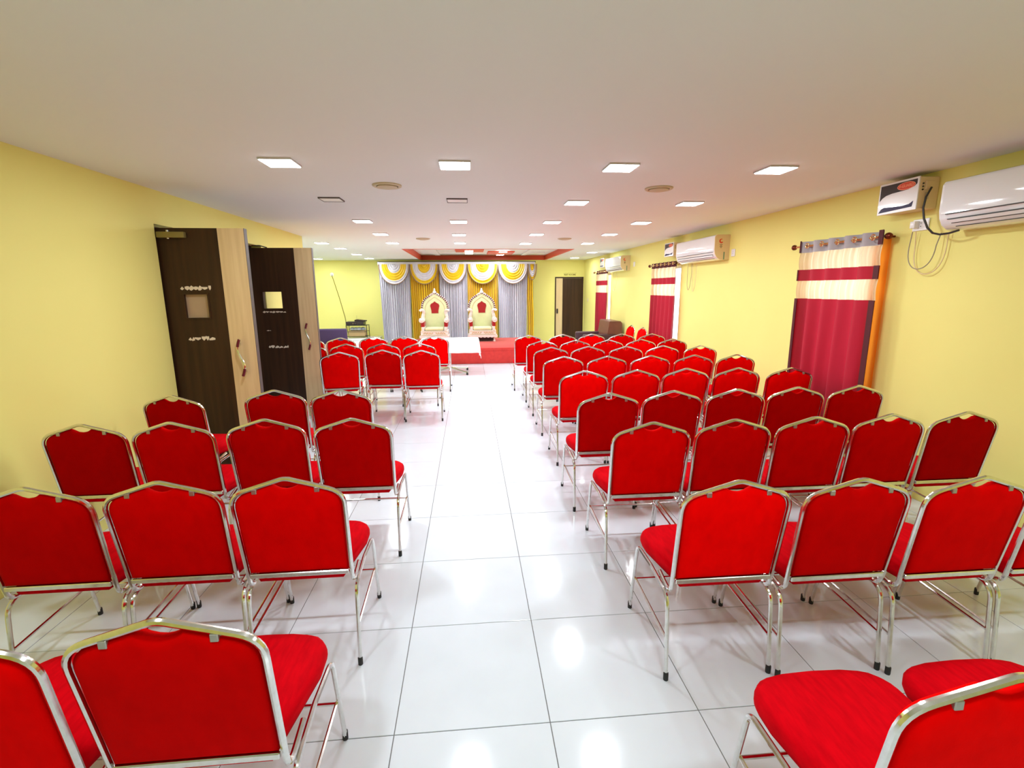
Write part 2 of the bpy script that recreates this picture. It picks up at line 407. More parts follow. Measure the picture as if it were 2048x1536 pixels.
# far door
m = MB(); e = .035
m.box(FD0, FD0+e, YF-.012, YF+.1, 0, FDH); m.box(FD1-e, FD1, YF-.012, YF+.1, 0, FDH); m.box(FD0+e, FD1-e, YF-.012, YF+.1, FDH-e, FDH)
struct('trim_2', m, M['darkwood'])
d3 = bpy.data.objects.new('door_3', None); C.objects.link(d3); d3['kind'] = 'structure'
MB().box(FD0+.245, FD1-e, YF+.0, YF+.04, .01, FDH-e-.004).obj('door_panel', M['darkwood'], d3, smooth=False)
MB().box(FD0+e, FD0+.24, YF+.0, YF+.04, .01, FDH-e-.004).obj('door_strip', M['lightwood'], d3, smooth=False)
MB().cbox(FD0+.055, FD0+.10, YF-.035, YF-.001, .93, 1.08, .008).obj('door_lock', M['black'], d3)
sg = thing('door_lettering', 'small olive lettering painted on yellow wall above the far brown door', 'sign', (3.12, YF-.002, 2.11))
text_mesh('letters', 'REST ROOMS', .062, M['olive_ink'], sg, (0, 0, 0), (PI/2, 0, 0), bold=.0015)
m = MB(); x = -.20; rr = random.Random(4)
while x < .19:
    a = rr.uniform(.015, .03); m.tube([(x, 0, .045), (x+a*.5, 0, .045+rr.uniform(.004, .018)), (x+a, 0, .045+rr.uniform(-.004, .01))], .0022, 5); x += a+.008
m.obj('script_line', M['olive_ink'], sg)

# ------------------------------------------------------------------ ceiling fittings
lamp_pts = [(-1.25, 3.63, 'leftmost in the row nearest camera'), (-.076, 3.63, 'above the aisle in the row nearest camera'), (1.102, 3.63, 'second from right in the row nearest camera'), (2.27, 3.63, 'rightmost in the row nearest camera'),
 (1.10, 5.08, 'left one of the second row pair'), (2.28, 5.08, 'right one of the second row pair'),
 (-1.31, 6.53, 'leftmost in the third row'), (-.11, 6.53, 'above the aisle in the third row'), (1.097, 6.53, 'third from left in the third row'), (2.296, 6.56, 'rightmost in the third row'),
 (-1.345, 8.0, 'leftmost in the fourth row'), (-.136, 8.05, 'above the aisle in the fourth row'), (1.095, 8.0, 'third from left in the fourth row'), (2.275, 7.97, 'rightmost in the fourth row'),
 (-1.387, 9.48, 'second from left in the fifth row'), (-.144, 9.47, 'above the aisle in the fifth row'), (1.097, 9.55, 'fourth from left in the fifth row'), (2.295, 9.53, 'rightmost in the fifth row'), (-2.668, 9.5, 'leftmost in the fifth row, beside wall corner'),
 (-2.637, 10.72, 'nearest of three left of the tray ceiling'), (-2.70, 12.49, 'middle one of three left of the tray ceiling'), (-2.71, 14.05, 'farthest of three left of the tray ceiling'), (-4.14, 14.24, 'far left corner, just beside the door'),
 (2.97, 11.86, 'right of tray ceiling, over the brown armchair'), (2.995, 13.95, 'right of tray ceiling, before the far door')]
def lamp_parts():
    r = thing('ceiling_light', '', 'light', group='square panel lights in the ceiling'); s = .108
    m = MB(); g = .007
    m.box(-s, s, -s, -s+g, -.012, 0); m.box(-s, s, s-g, s, -.012, 0); m.box(-s, -s+g, -s+g, s-g, -.012, 0); m.box(s-g, s, -s+g, s-g, -.012, 0)
    m.obj('bezel', M['bezel'], r, smooth=False)
    MB().box(-s+g, s-g, -s+g, s-g, -.016, 0).obj('diffuser', M['diff'], r, smooth=False)
    L = bpy.data.lights.new('panel_lamp', 'AREA'); L.shape = 'SQUARE'; L.size = .175; L.energy = LAMP_W; L.color = LAMP_COL
    lo = link('panel_lamp', L, r, (0, 0, -.018)); return r
lamp0 = lamp_parts(); km = kidmap()
def place_lamp(i, x, y, z, lab):
    o = lamp0 if i == 0 else copy_tree(lamp0, km)
    o.location = (x, y, z); o['label'] = lab; return o
for i, (x, y, d) in enumerate(lamp_pts): place_lamp(i, x, y, H, 'lit square ceiling light, ' + d)
k = len(lamp_pts)
for (x, y, d) in ((.027, 12.75, 'on the left orange panel, nearer one'), (.027, 13.7, 'just behind the left orange panel'), (.915, 13.1, 'just before the right orange panel'), (.906, 14.2, 'on the right orange panel, farther one')):
    place_lamp(k, x, y, H+TZ-.031, 'lit square light in the tray ceiling, '+d)
for (x, y, d) in ((-1.25, .73, 'behind camera, left one'), (.5, .40, 'behind camera, middle one'), (2.27, .73, 'behind camera, right one'), (.5, -1.4, 'behind camera, farthest back'),
    (-4.14, 9.5, 'added in the left bay, nearest'), (-4.14, 12.0, 'added in the left bay, middle')):  # left bay pair is unseen, added to brighten the far end
    place_lamp(k, x, y, H, 'square ceiling light hidden from view, ' + d)
for (x, y, d) in ((-.55, 11.6, 'left one by the near lip'), (1.5, 11.6, 'right one by the near lip')):  # unseen pair added to brighten the stage end
    place_lamp(k, x, y, H+TZ, 'unseen square tray light added to brighten the stage, ' + d)
for (x, y, d) in ((-1.288, 5.03, 'unlit square ceiling light, left of the two, above left chairs'), (-.093, 5.03, 'unlit square ceiling light, right of the two, above the aisle')):
    r = thing('unlit_ceiling_light', d, 'light', (x, y, H), group='unlit panel lights'); s = .1; g = .006
    m = MB(); m.box(-s, s, -s, -s+g, -.012, 0); m.box(-s, s, s-g, s, -.012, 0); m.box(-s, -s+g, -s+g, s-g, -.012, 0); m.box(s-g, s, -s+g, s-g, -.012, 0)
    m.obj('bezel', M['edge'], r, smooth=False); MB().box(-s+g, s-g, -s+g, s-g, -.009, 0).obj('diffuser', M['offdiff'], r, smooth=False)
for i, (x, y, d) in enumerate(((-.658, 4.36, 'round beige ceiling vent, near left one'), (1.672, 4.36, 'round beige ceiling vent, near right one'), (-.761, 8.74, 'round beige ceiling vent, far left one'), (1.683, 8.69, 'round beige ceiling vent, far right one'))):
    r = thing('ceiling_vent', d, 'vent', (x, y, H), group='round ceiling vents')
    MB().lathe([(.12, 0), (.12, -.010), (.108, -.016), (.092, -.012), (.088, 0)], n=28).obj('vent_ring', M['beige'], r)
    MB().lathe([(.08, 0), (.082, -.018), (.06, -.026), (.02, -.03), (.001, -.03)], (0, 0, 0), 24).obj('vent_disc', M['beige'], r)

# ------------------------------------------------------------------ chairs
def hoop_xz(inset=0, n=7):
    w0, w1 = .220-inset, .228-inset
    a = (w0, 0, .465); b = (w1, 0, .80-inset*.3); c = (.0, 0, .948-inset*1.1)
    sh = (w1-.004, 0, .858-inset*.9)
    return a, sh, c
def backy(z): return .025-(z-.46)*.155
def make_chair():
    t = thing('banquet_chair', '', 'chair')
    # cushion of the seat
    o = [(-.185, .035), (-.232, .33), (-.229, .42), (-.19, .475), (-.10, .492), (0, .496), (.10, .492), (.19, .475), (.229, .42), (.232, .33), (.185, .035)]
    pts = fillet([(x, y, 0) for x, y in o], .08, 2)
    cx, cy = 0, .27
    rg = []
    for s, z in ((.90, .420), (.975, .424), (1.0, .440), (1.0, .458), (.975, .476), (.92, .488), (.75, .497), (.45, .502), (.1, .504)):
        rg.append([(cx+(p.x-cx)*s, cy+(p.y-cy)*s, z) for p in pts])
    MB().rings(rg).obj('seat', M['seatv'], t, ang=60)
    # upholstered back inside the tube hoop
    half = fillet([(.2095, 0, .478), (.2175, 0, .861), (.06, 0, .9145)], [.085], 8)
    notch = [(.06, .9145), (.050, .908), (.038, .900), (.020, .893), (0, .890)]
    prof = [(p.x, p.z) for p in half][:-1] + notch
    outl = prof + [(-x, z) for x, z in prof[::-1][1:]]
    rg = []
    for s, yo in ((.05, -.027), (.5, -.026), (.85, -.022), (.95, -.016), (1.0, -.006), (1.0, .008), (.96, .022), (.85, .034), (.5, .040), (.05, .042)):
        rg.append([(x*s, backy(.68+(z-.68)*s)+yo+.006, .68+(z-.68)*s) for x, z in outl])
    MB().rings(rg).obj('backrest', M['velvet'], t, ang=60)
    # hoop
    def side(sg): return [(sg*.221, .17, .424), (sg*.221, backy(.45)+.012, .392), (sg*.230, backy(.868), .868)]
    P = side(1) + [(0, backy(.942), .942)] + side(-1)[::-1]
    hp = fillet(P, [.05, .085, .07, .085, .05], 6)
    MB().tube(hp, .0096, 8).obj('back_frame', M['steel'], t)
    MB().cbox(-.212, .212, .012, .026, .455, .476, .003, 1).obj('lower_rail', M['steel'], t)
    for sg in (1, -1):
        fr = fillet([(sg*.2365, .4965, .012), (sg*.2345, .425, .408), (sg*.227, .25, .398)], [.045], 6)
        l = MB().tube(fr, .0092, 8).obj('leg', M['steel'], t)
        MB().lathe([(.0105, 0), (.0113, .003), (.0113, .034), (.0100, .037)], (sg*.2365, .497, 0), 10).obj('rubber_foot', M['rubber'], l)
        re = fillet([(sg*.227, .25, .398), (sg*.235, .035, .388), (sg*.2365, .0, .012)], [.075], 6)
        l = MB().tube(re, .0092, 8).obj('leg', M['steel'], t)
        MB().lathe([(.0105, 0), (.0113, .003), (.0113, .034), (.0100, .037)], (sg*.2365, .0, 0), 10).obj('rubber_foot', M['rubber'], l)
        MB().tube([(sg*.230, .455, .205), (sg*.231, .02, .178)], .0068, 6).obj('stretcher', M['steel'], t)
        MB().cbox(sg*.125-.010, sg*.125+.010, backy(.88)-.013, backy(.88)+.004, .876, .898, .002, 1).obj('clip', M['clipmetal'], t)
    MB().tube([(-.236, .457, .198), (.236, .457, .198)], .007, 6).obj('cross_bar', M['steel'], t)
    return t
chair0 = make_chair(); kmc = kidmap(); first = True
ORD = ['first', 'second', 'third', 'fourth', 'fifth', 'sixth', 'seventh', 'eighth', 'ninth', 'tenth']
used_first = [False]
def place_chair(x, y, rz, label, group, col=None):
    if used_first[0]: o = copy_tree(chair0, kmc)
    else: o = chair0; used_first[0] = True
    o.location = (x, y, 0); o.rotation_euler = (0, 0, rz); o['label'] = label; o['group'] = group
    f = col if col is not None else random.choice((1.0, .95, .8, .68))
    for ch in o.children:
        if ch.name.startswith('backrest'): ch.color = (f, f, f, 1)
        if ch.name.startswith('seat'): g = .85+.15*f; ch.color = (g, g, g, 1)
    return o
R = {0: [(1.07, .75), (1.57, .75)], 1: [(1.07, 1.75), (1.565, 1.72), (2.058, 1.69), (2.55, 1.68)],
 2: [(1.08, 2.62), (1.56, 2.63), (2.03, 2.63), (2.50, 2.64), (3.0, 2.64)], 3: [(1.04, 3.42), (1.53, 3.45), (2.01, 3.45), (2.50, 3.47), (2.97, 3.47)],
 4: [(1.08, 4.41), (1.56, 4.40), (2.08, 4.43), (2.56, 4.40), (3.0, 4.34)], 5: [(1.07, 5.40), (1.56, 5.37), (2.05, 5.35), (2.55, 5.32), (3.03, 5.30)],
 6: [(1.07, 6.30), (1.58, 6.32), (2.07, 6.27), (2.56, 6.26), (3.03, 6.20)], 7: [(1.08, 7.11), (1.57, 7.11), (2.06, 7.10), (2.56, 7.10), (3.04, 7.11)],
 8: [(.97, 8.0), (1.58, 8.07), (2.06, 8.07), (2.54, 8.01), (3.02, 7.94)]}
L = {0: [(-.75, 1.09), (-1.25, 1.07), (-1.75, 1.07)], 1: [(-.78, 1.97), (-1.27, 1.98), (-1.77, 1.97)],
 2: [(-.72, 2.90), (-1.24, 2.94), (-1.77, 2.93), (-2.27, 2.94)], 3: [(-1.01, 3.77), (-1.52, 3.83), (-2.21, 3.72)],
 4: [(-.62, 6.19), (-1.12, 6.30), (-1.63, 6.15)], 5: [(-.73, 7.04), (-1.24, 7.05), (-1.76, 7.07), (-2.27, 7.07)], 6: [(-.59, 8.06), (-1.09, 8.14), (-1.59, 8.13), (-2.08, 8.04), (-2.56, 8.05)]}
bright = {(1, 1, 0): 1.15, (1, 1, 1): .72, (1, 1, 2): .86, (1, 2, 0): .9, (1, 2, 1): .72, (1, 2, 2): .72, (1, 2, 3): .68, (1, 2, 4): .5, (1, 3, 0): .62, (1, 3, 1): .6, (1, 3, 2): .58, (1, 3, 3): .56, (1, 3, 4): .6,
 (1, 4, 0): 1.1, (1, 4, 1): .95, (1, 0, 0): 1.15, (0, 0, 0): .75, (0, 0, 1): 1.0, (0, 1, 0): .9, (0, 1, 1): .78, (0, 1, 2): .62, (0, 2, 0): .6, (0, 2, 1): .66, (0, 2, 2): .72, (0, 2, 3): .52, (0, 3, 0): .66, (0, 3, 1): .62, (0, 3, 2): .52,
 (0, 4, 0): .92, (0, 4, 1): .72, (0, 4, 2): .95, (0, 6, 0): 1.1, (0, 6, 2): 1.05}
rot = {(0, 4, 2): .15, (0, 4, 1): -.02, (0, 3, 2): -.12, (0, 3, 0): .02}
for rows in (R, L):                 # neighbours touch but never overlap
    for row in rows.values():
        for _ in range(60):
            for i in range(len(row)-1):
                (xa, ya), (xb, yb) = row[i], row[i+1]; g = .4985-abs(xb-xa)
                if g > 0:
                    sg = 1 if xb > xa else -1; row[i] = (xa-sg*g/2, ya); row[i+1] = (xb+sg*g/2, yb)
for side, rows in ((1, R), (0, L)):
    sn = 'right' if side else 'left'
    for r_, row in rows.items():
        nrow = len(row)
        for i, (x, y) in enumerate(row):
            if i == 0: seat = 'the seat beside the aisle'
            elif i == nrow-1 and side and nrow == 5: seat = 'last seat by yellow wall'
            else: seat = f'{ORD[i]} seat from the aisle'
            lab = f'red velvet chair {sn} of the aisle, {ORD[r_]} row from camera, {seat}'
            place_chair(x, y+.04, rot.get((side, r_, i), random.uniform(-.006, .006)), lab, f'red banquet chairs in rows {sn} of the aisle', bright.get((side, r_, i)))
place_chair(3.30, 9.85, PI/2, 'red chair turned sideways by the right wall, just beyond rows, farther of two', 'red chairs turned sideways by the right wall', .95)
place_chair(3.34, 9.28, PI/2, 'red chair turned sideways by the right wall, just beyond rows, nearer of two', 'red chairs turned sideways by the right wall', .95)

# ------------------------------------------------------------------ curtains on the right wall
def curtain(name, label, y0, y1, seed, header, zs, zbot, lining, ntab, rod0, rod1, shrink, xr=3.475):
    r = thing(name, label, 'curtain', (xr, (y0+y1)/2, 0), group='maroon and cream window curtains')
    W = y1-y0; rr = random.Random(seed); ph = [rr.uniform(0, 6) for _ in range(4)]
    nf = ntab
    def sheet(za, zb, amp, fine=0, nv=10, y_in=0, xoff=0, nu=120):
        def fn(u, v):
            z = za+(zb-za)*v; yy = (u-.5)*(W-2*y_in)
            d = max(0, (zs[4]-z))/max(.01, zs[4]-zbot)
            a = amp*(1+.35*d)
            x = -a*math.cos(2*PI*nf*u + .25*math.sin(3*d+ph[0])) - .25*a*math.sin(2*PI*(2*nf+1)*u+ph[1]+d)*d
            if fine: x += fine*math.sin(2*PI*nf*7*u) + fine*.7*math.sin(2*PI*nf*11*u+ph[2]) - fine*2.5*math.sin(PI*v)
            return (x+xoff, W/2-(yy+W/2)*(1-shrink*d*math.sin(.5*PI*d)), z)
        return MB().grid(fn, nu, nv)
    z = zs   # top, header bottom, cream1 bottom, maroon bottom, cream2 bottom
    hd = sheet(z[0], z[1], .028, nv=3).obj('header_band', header, r, solid=.002)
    sheet(z[1], z[2], .022, .004, 10).obj('ruffle_band', M['creamfab'], r)
    sheet(z[2], z[3], .026, nv=4).obj('maroon_band', M['maroonfab'], r)
    sheet(z[3], z[4], .022, .004, 10).obj('ruffle_band', M['creamfab'], r)
    sheet(z[4], zbot, .030, nv=24).obj('lower_drape', M['maroonfab'], r)
    zr = (z[0]+z[1])/2+.01
    for k in range(nf):
        u = (k+.5)/nf; yy = -(u-.5)*W
        MB().tube([(.028*0-.034+.0, yy+.022*math.cos(a), zr+.022*math.sin(a)) for a in [2*PI*q/14 for q in range(15)]], .006, 6, False).obj('eyelet', M['brass'], r)
    if lining:
        for k, (za, zb) in enumerate(((z[0]+.006, z[1]), (z[2], z[3]), (z[4], zbot))):
            for ya, yb in ((-W/2-.004, -W/2+(.040, .050, .055)[k]), (W/2-(.014, .012, .035)[k], W/2+.002)):
                MB().box(-.040, -.034, ya, yb, zb, za).obj('hem', M['maroondark'], r, smooth=False)['label'] = 'dark maroon side hem'
        MB().grid(lambda u, v: (.045+.025*u+.006*math.sin(9*u), -W/2-.13*u+.16, z[0]-.06-(z[0]-.06-zbot)*v), 6, 14).obj('lining', M['orangefab'], r)
    # rod, lying through the eyelets
    ro = thing(name.replace('curtain', 'curtain_rod'), label.split(' curtain')[0]+' curtain hangs from this bronze rod with ball ends', 'curtain rod', (xr, 0, zr), group='bronze curtain rods')
    MB().tube([(0, rod0, 0), (0, rod1, 0)], .0115, 8).obj('rod', M['brass'], ro)
    for yy in (rod0, rod1):
        sgn = -1 if yy == rod0 else 1
        MB().lathe([(.001, -.03), (.018, -.026), (.028, -.008), (.028, .008), (.018, .024), (.001, .03)], (0, yy+sgn*.02, 0), 12, 'y').obj('ball_end', M['bronze'], ro)
        MB().tube([(0, yy-sgn*.02, 0), (XR-xr+.001, yy-sgn*.02, 0)], .008, 6).obj('bracket', M['bronze'], ro)
    return r, ro
zs1 = (2.155, 2.043, 1.872, 1.760, 1.580)
_, ro = curtain('window_curtain', 'near maroon curtain with silver grey eyelet header and glowing cream ruffles', 3.915, 4.945, 1, M['greyfab'], zs1, .16, True, 5, 3.92, 5.07, .0)
ro['label'] = 'bronze rod with ball ends holding the nearest, grey headed curtain'
zs2 = (2.140, 2.048, 1.872, 1.760, 1.562)
_, ro = curtain('window_curtain', 'middle maroon curtain with maroon eyelet header, left of the middle air conditioner', 8.08, 9.15, 2, M['maroondark'], zs2, .16, False, 6, 7.98, 9.31, .04)
ro['label'] = 'bronze rod of the middle curtain, partly behind the middle air conditioner'
_, ro = curtain('window_curtain', 'farthest maroon curtain with cream bands, behind the brown armchair', 12.2, 13.24, 3, M['maroondark'], (2.155, 2.06, 1.89, 1.77, 1.585), .16, False, 6, 12.1, 13.52, .25)
ro['label'] = 'bronze rod of the farthest curtain near the far door'

# ------------------------------------------------------------------ air conditioners, stabilisers, sockets, cables
def air_con(y0, y1, z0, z1, label, marks=True):
    r = thing('air_conditioner', label, 'air conditioner', (XR, (y0+y1)/2, z0), group='white split air conditioners'); h = z1-z0; a = (y1-y0)/2
    prof = [(0, .005), (-.09, 0), (-.135, .01), (-.18, .04), (-.205, .085), (-.215, .14), (-.215, h-.03), (-.20, h-.008), (-.18, h), (0, h)]
    m = MB(); n = len(prof)
    m.add([(x, yy, z) for yy in (-a+.012, a-.012) for x, z in prof], [tuple(range(n)), tuple(range(2*n-1, n-1, -1))]+[(i, i+n, (i+1) % n+n, (i+1) % n) for i in range(n)])
    m.obj('casing', M['acwhite'], r, ang=30)
    for sy, mt in ((-1, M['cream']), (1, M['white'])):  # near cap cream, far cap white
        yy0, yy1 = sorted((sy*a, sy*(a-.012)))
        e = MB().add([(x, yy, z) for yy in (yy0, yy1) for x, z in prof], [tuple(range(n)), tuple(range(2*n-1, n-1, -1))]+[(i, i+n, (i+1) % n+n, (i+1) % n) for i in range(n)]).obj('end_cap', mt, r, ang=30)
        if sy == -1:
            e['label'] = 'cream end cap'
            def dsc(x, z, pts, mat, nm): MB().prism([(x+px, z+pz) for px, pz in pts], -a-.0012, -a, 'xz').obj(nm, mat, e, smooth=False)
            if marks:
                sw = [(.030*math.cos(q), .030*math.sin(q)) for q in [PI*.35+k*PI*1.45/14 for k in range(15)]] + [(.017*math.cos(q)+.006, .017*math.sin(q)+.004) for q in [PI*1.8-k*PI*1.45/14 for k in range(15)]]
                dsc(-.125, h-.085, sw, M['label_red'], 'swirl_logo')
                for k, (ww, zz) in enumerate(((.028, .135), (.020, .150), (.026, .163), (.014, .176))):
                    dsc(-.125, h-zz, [(-ww/1.4, 0), (ww/1.4, 0), (ww/1.4, .006), (-ww/1.4, .006)], M['label_dark'], 'printed_line')
                dsc(-.075, .008, [(-.008, 0), (.008, 0), (.008, .1), (-.008, .1)], M['green'], 'green_tag')
    MB().prism([(-.2165, .112), (-.2175, .15), (-.2175, h-.035), (-.2105, h-.018), (-.205, h-.02), (-.21, .112)], -a+.02, a-.02, 'xz').obj('front_panel', M['acwhite'], r, ang=30)
    def slot(x, z, ya, yb): MB().box(x-.003, x+.004, ya, yb, z-.0025, z+.0025).obj('louvre_gap', M['shadowgap'], r, smooth=False)
    slot(-.2145, .108, -a+.05, a-.05); slot(-.2035, .074, -a+.06, a-.06); slot(-.186, .047, -a+.08, a-.08); slot(-.158, .024, -a+.09, a-.09)
    MB().prism([(-.203, .070), (-.190, .050), (-.194, .048), (-.207, .068)], -a+.07, a-.07, 'xz').obj('louvre', M['white'], r)
    return r
air_con(2.12, 3.36, 2.085, 2.425, 'nearest white split air conditioner, cut by the right edge')
air_con(6.60, 7.86, 2.068, 2.405, 'middle white split air conditioner, right of the middle curtain')
air_con(10.79, 12.03, 2.075, 2.405, 'farthest white split air conditioner, near the far door')
def stabiliser(y0, y1, z0, z1, label, text=True):
    r = thing('voltage_stabiliser', label, 'stabiliser', (XR, (y0+y1)/2, z0), group='voltage stabilisers beside the air conditioners'); a = (y1-y0)/2; h = z1-z0; D = .165
    MB().cbox(-D+.006, 0, -a, a, 0, h, .004, 1).obj('box_casing', M['cream'], r)
    f = MB().cbox(-D-.004, -D+.006, -a, a, -.004, h+.004, .002, 1).obj('front_plate', M['white'], r)
    X = -D-.0045
    def dec(poly, mat, nm, dx=0): return MB().prism([((u-.5)*2*a, v*h) for u, v in poly], X-.0008-dx, X-dx, 'yz').obj(nm, mat, f, smooth=False)
    # u runs from near end (right in the photo) to far end
    dec([(.04, .95), (.04, .80), (.10, .73), (.25, .67), (.45, .655), (.65, .645), (.80, .61), (.90, .54), (.96, .44), (.96, .95)], M['label_dark'], 'dark_wave')
    dec([(.08, .27), (.10, .09), (.96, .05), (.90, .17), (.82, .22), (.60, .19), (.35, .17), (.18, .19)], M['navy'], 'navy_wave')
    el = lambda cu, cv, ru, rv: [(cu+ru*math.cos(q), cv+rv*math.sin(q)) for q in [2*PI*k/24 for k in range(24)]]
    dec(el(.30, .80, .225, .125), M['label_pale'], 'oval_rim', .0008); dec(el(.30, .80, .205, .105), M['label_red'], 'oval_badge', .0016)
    if text: text_mesh('badge_letters', 'V-GUARD', .030, M['label_pale'], f, (X-.0028, (.30-.5)*2*a, .80*h), (PI/2, 0, -PI/2), bold=.0008)
    s = MB().cbox(-.115, -.045, -a-.008, -a, h*.60, h-.03, .002, 1).obj('terminal_cover', M['cream'], r)
    for k in range(3): MB().lathe([(.006, -a-.006), (.006, -a)], (-.135, 0, h-.05-.022*k), 8, 'y').obj('terminal', M['black'], r)
    MB().box(-.11, -.075, -a-.0015, -a, .07, .12).obj('vent_grille', M['beige'], r, smooth=False)
    return r
stabiliser(3.605, 3.965, 2.278, 2.510, 'white voltage stabiliser with orange oval badge, beside nearest air conditioner')
stabiliser(8.09, 8.46, 2.225, 2.440, 'voltage stabiliser left of the middle air conditioner')
stabiliser(12.37, 12.70, 2.222, 2.437, 'voltage stabiliser left of the farthest air conditioner')
def socket(name, y0, y1, z0, z1, label, plug):
    r = thing(name, label, 'socket', (XR, (y0+y1)/2, (z0+z1)/2), group='wall sockets on the right wall'); a = (y1-y0)/2; b = (z1-z0)/2
    MB().cbox(-.012, 0, -a, a, -b, b, .004, 1).obj('plate', M['white'], r)
    MB().cbox(-.016, -.012, -a*.75, -a*.35, -b*.35, b*.35, .002, 1).obj('switch', M['white'], r)
    for dz in (-.012, .012): MB().box(-.0135, -.012, -a*.1, -a*.02, dz-.003, dz+.003).obj('pin_hole', M['black'], r, smooth=False)
    if plug: MB().cbox(-.055, -.012, a*.1, a*.75, -b*.55, b*.65, .006, 2).obj('plug', M['white'], r)
    return r
socket('wall_socket', 3.635, 3.775, 2.128, 2.218, 'white double socket with plug, below the nearest stabiliser', True)
socket('wall_socket', 6.44, 6.53, 2.108, 2.205, 'small white socket right of the middle air conditioner', False)
socket('wall_socket', 10.45, 10.55, 2.15, 2.25, 'small white socket right of the farthest air conditioner', False)
def cable(name, pts, r, mat, label, grp=None):
    q = fillet(pts, .12, 6); return tag(MB().tube(q, r, 6).obj(name, mat), label, 'cable', grp)
def loop(yc, z0, hw, dep, x, n=20, skew=0):
    return [(x - .012*math.sin(PI*k/n), yc+hw*math.cos(PI*k/n)*(1+.15*math.sin(PI*k/n)) + skew*math.sin(PI*k/n), z0 - dep*math.sin(PI*k/n)**.8) for k in range(n+1)]
def lcable(pts, r, mat, label): return tag(MB().tube(pts, r, 6).obj('power_cable', mat), label, 'cable', 'power cables hanging by the air conditioners')
lcable([(3.515, 3.72, 2.12)]+loop(3.62, 2.05, .115, .22, 3.52)[1:-1]+[(3.54, 3.50, 2.09)], .0038, M['cableg'], 'thin grey cable looping down from the plug, nearer loop of two')
lcable([(3.525, 3.70, 2.12)]+loop(3.58, 2.04, .13, .25, 3.55)[1:-1]+[(3.54, 3.44, 2.09)], .0038, M['cream'], 'thin cream cable looping down from the plug, wider loop of two')
lcable([(3.49, 3.585, 2.43), (3.455, 3.585, 2.36), (3.45, 3.59, 2.28), (3.45, 3.57, 2.20), (3.45, 3.53, 2.13), (3.44, 3.47, 2.085), (3.44, 3.41, 2.068), (3.44, 3.34, 2.07), (3.45, 3.28, 2.084)], .0075, M['black'], 'thick black cable from the nearest stabiliser to the air conditioner')
lcable([(3.53, 7.78, 2.07)]+loop(7.70, 2.02, .07, .36, 3.53)[1:-1]+[(3.53, 7.64, 2.07)], .0038, M['cableg'], 'grey cable loop hanging below the middle air conditioner')
lcable([(3.54, 7.62, 2.07)]+loop(7.55, 2.02, .06, .38, 3.54)[1:-1]+[(3.54, 7.50, 2.07)], .0034, M['cream'], 'cream cable loop hanging below the middle air conditioner')
lcable([(3.53, 11.95, 2.07)]+loop(11.80, 2.02, .16, .38, 3.53)[1:-1]+[(3.53, 11.66, 2.07)], .0038, M['cream'], 'cream cable loop hanging below the farthest air conditioner')
sw = thing('light_switch', 'tiny pale switch on right wall beside the far door', 'switch', (XR, 14.6, 1.35))
MB().cbox(-.01, 0, -.04, .04, -.055, .055, .003, 1).obj('plate', M['cream'], sw); MB().cbox(-.014, -.01, -.012, .012, -.02, .02, .001, 1).obj('rocker', M['white'], sw)

# ------------------------------------------------------------------ stage, backdrop, thrones, table
st = thing('stage', 'low stage platform covered in red carpet', 'stage', (0, 0, 0))
SX0, SX1, SY0, SY1, SZ = -1.75, 1.36, 11.13, 13.45, .37
MB().cbox(SX0, SX1, SY0, SY1, 0, SZ, .02, 2).obj('platform', M['redcarpet'], st)
MB().box(SX0+.01, SX1-.01, SY0-.006, SY0, .30, .318).obj('carpet_seam', M['redcarpet'], st, smooth=False)

bk = thing('stage_backdrop', 'pleated white and golden yellow satin backdrop with swags behind the thrones', 'backdrop', (0, 14.6, 0))
bounds = [-2.56, -1.683, -.856, -.035, .853, 1.735, 1.93]; ZT = 2.462
mats = [M['satinwhite'], M['satinyellow']]
for k in range(6):
    a, b = bounds[k], bounds[k+1]; rr = random.Random(20+k); f1, f2, p1, p2 = rr.uniform(13, 16)*(b-a)/.85, rr.uniform(24, 30)*(b-a)/.85, rr.uniform(0, 6), rr.uniform(0, 6)
    def fn(u, v, a=a, b=b, f1=f1, f2=f2, p1=p1, p2=p2, k=k):
        bow = .05*math.sin(PI*v)*(0 if k == 5 else 1)
        uu = u + .03*math.sin(2*PI*u*2+p1)*v
        x = a + (b-a)*u + .07*v*(.5-u)*(1 if k in (0, 4) else .3)  - (.03*math.sin(PI*min(1, v*1.6)) if k == 5 else 0)
        y = .030*math.sin(2*PI*f1*uu+p1) + .015*math.sin(2*PI*f2*uu+p2) + (.01 if k % 2 else 0)
        return (x, y, ZT-.01-(ZT-.16)*v)
    MB().grid(fn, 150 if k < 5 else 50, 12).obj('drape', mats[k % 2], bk)
MB().tube([(-2.6, .03, ZT+.01), (1.98, .03, ZT+.01)], .018, 8).obj('top_pole', M['black'], bk)
for xx in (-2.52, 1.90): MB().tube([(xx, .06, 0.0), (xx, .06, ZT+.01)], .012, 8).obj('support_pole', M['black'], bk)
MB().grid(lambda u, v: (-2.58+4.53*u, -.065-.006*math.sin(60*u), ZT+.005-(.075+.02*math.sin(PI*((u*5.2) % 1)))*v), 120, 2).obj('header_strip', M['satinwhite'], bk)
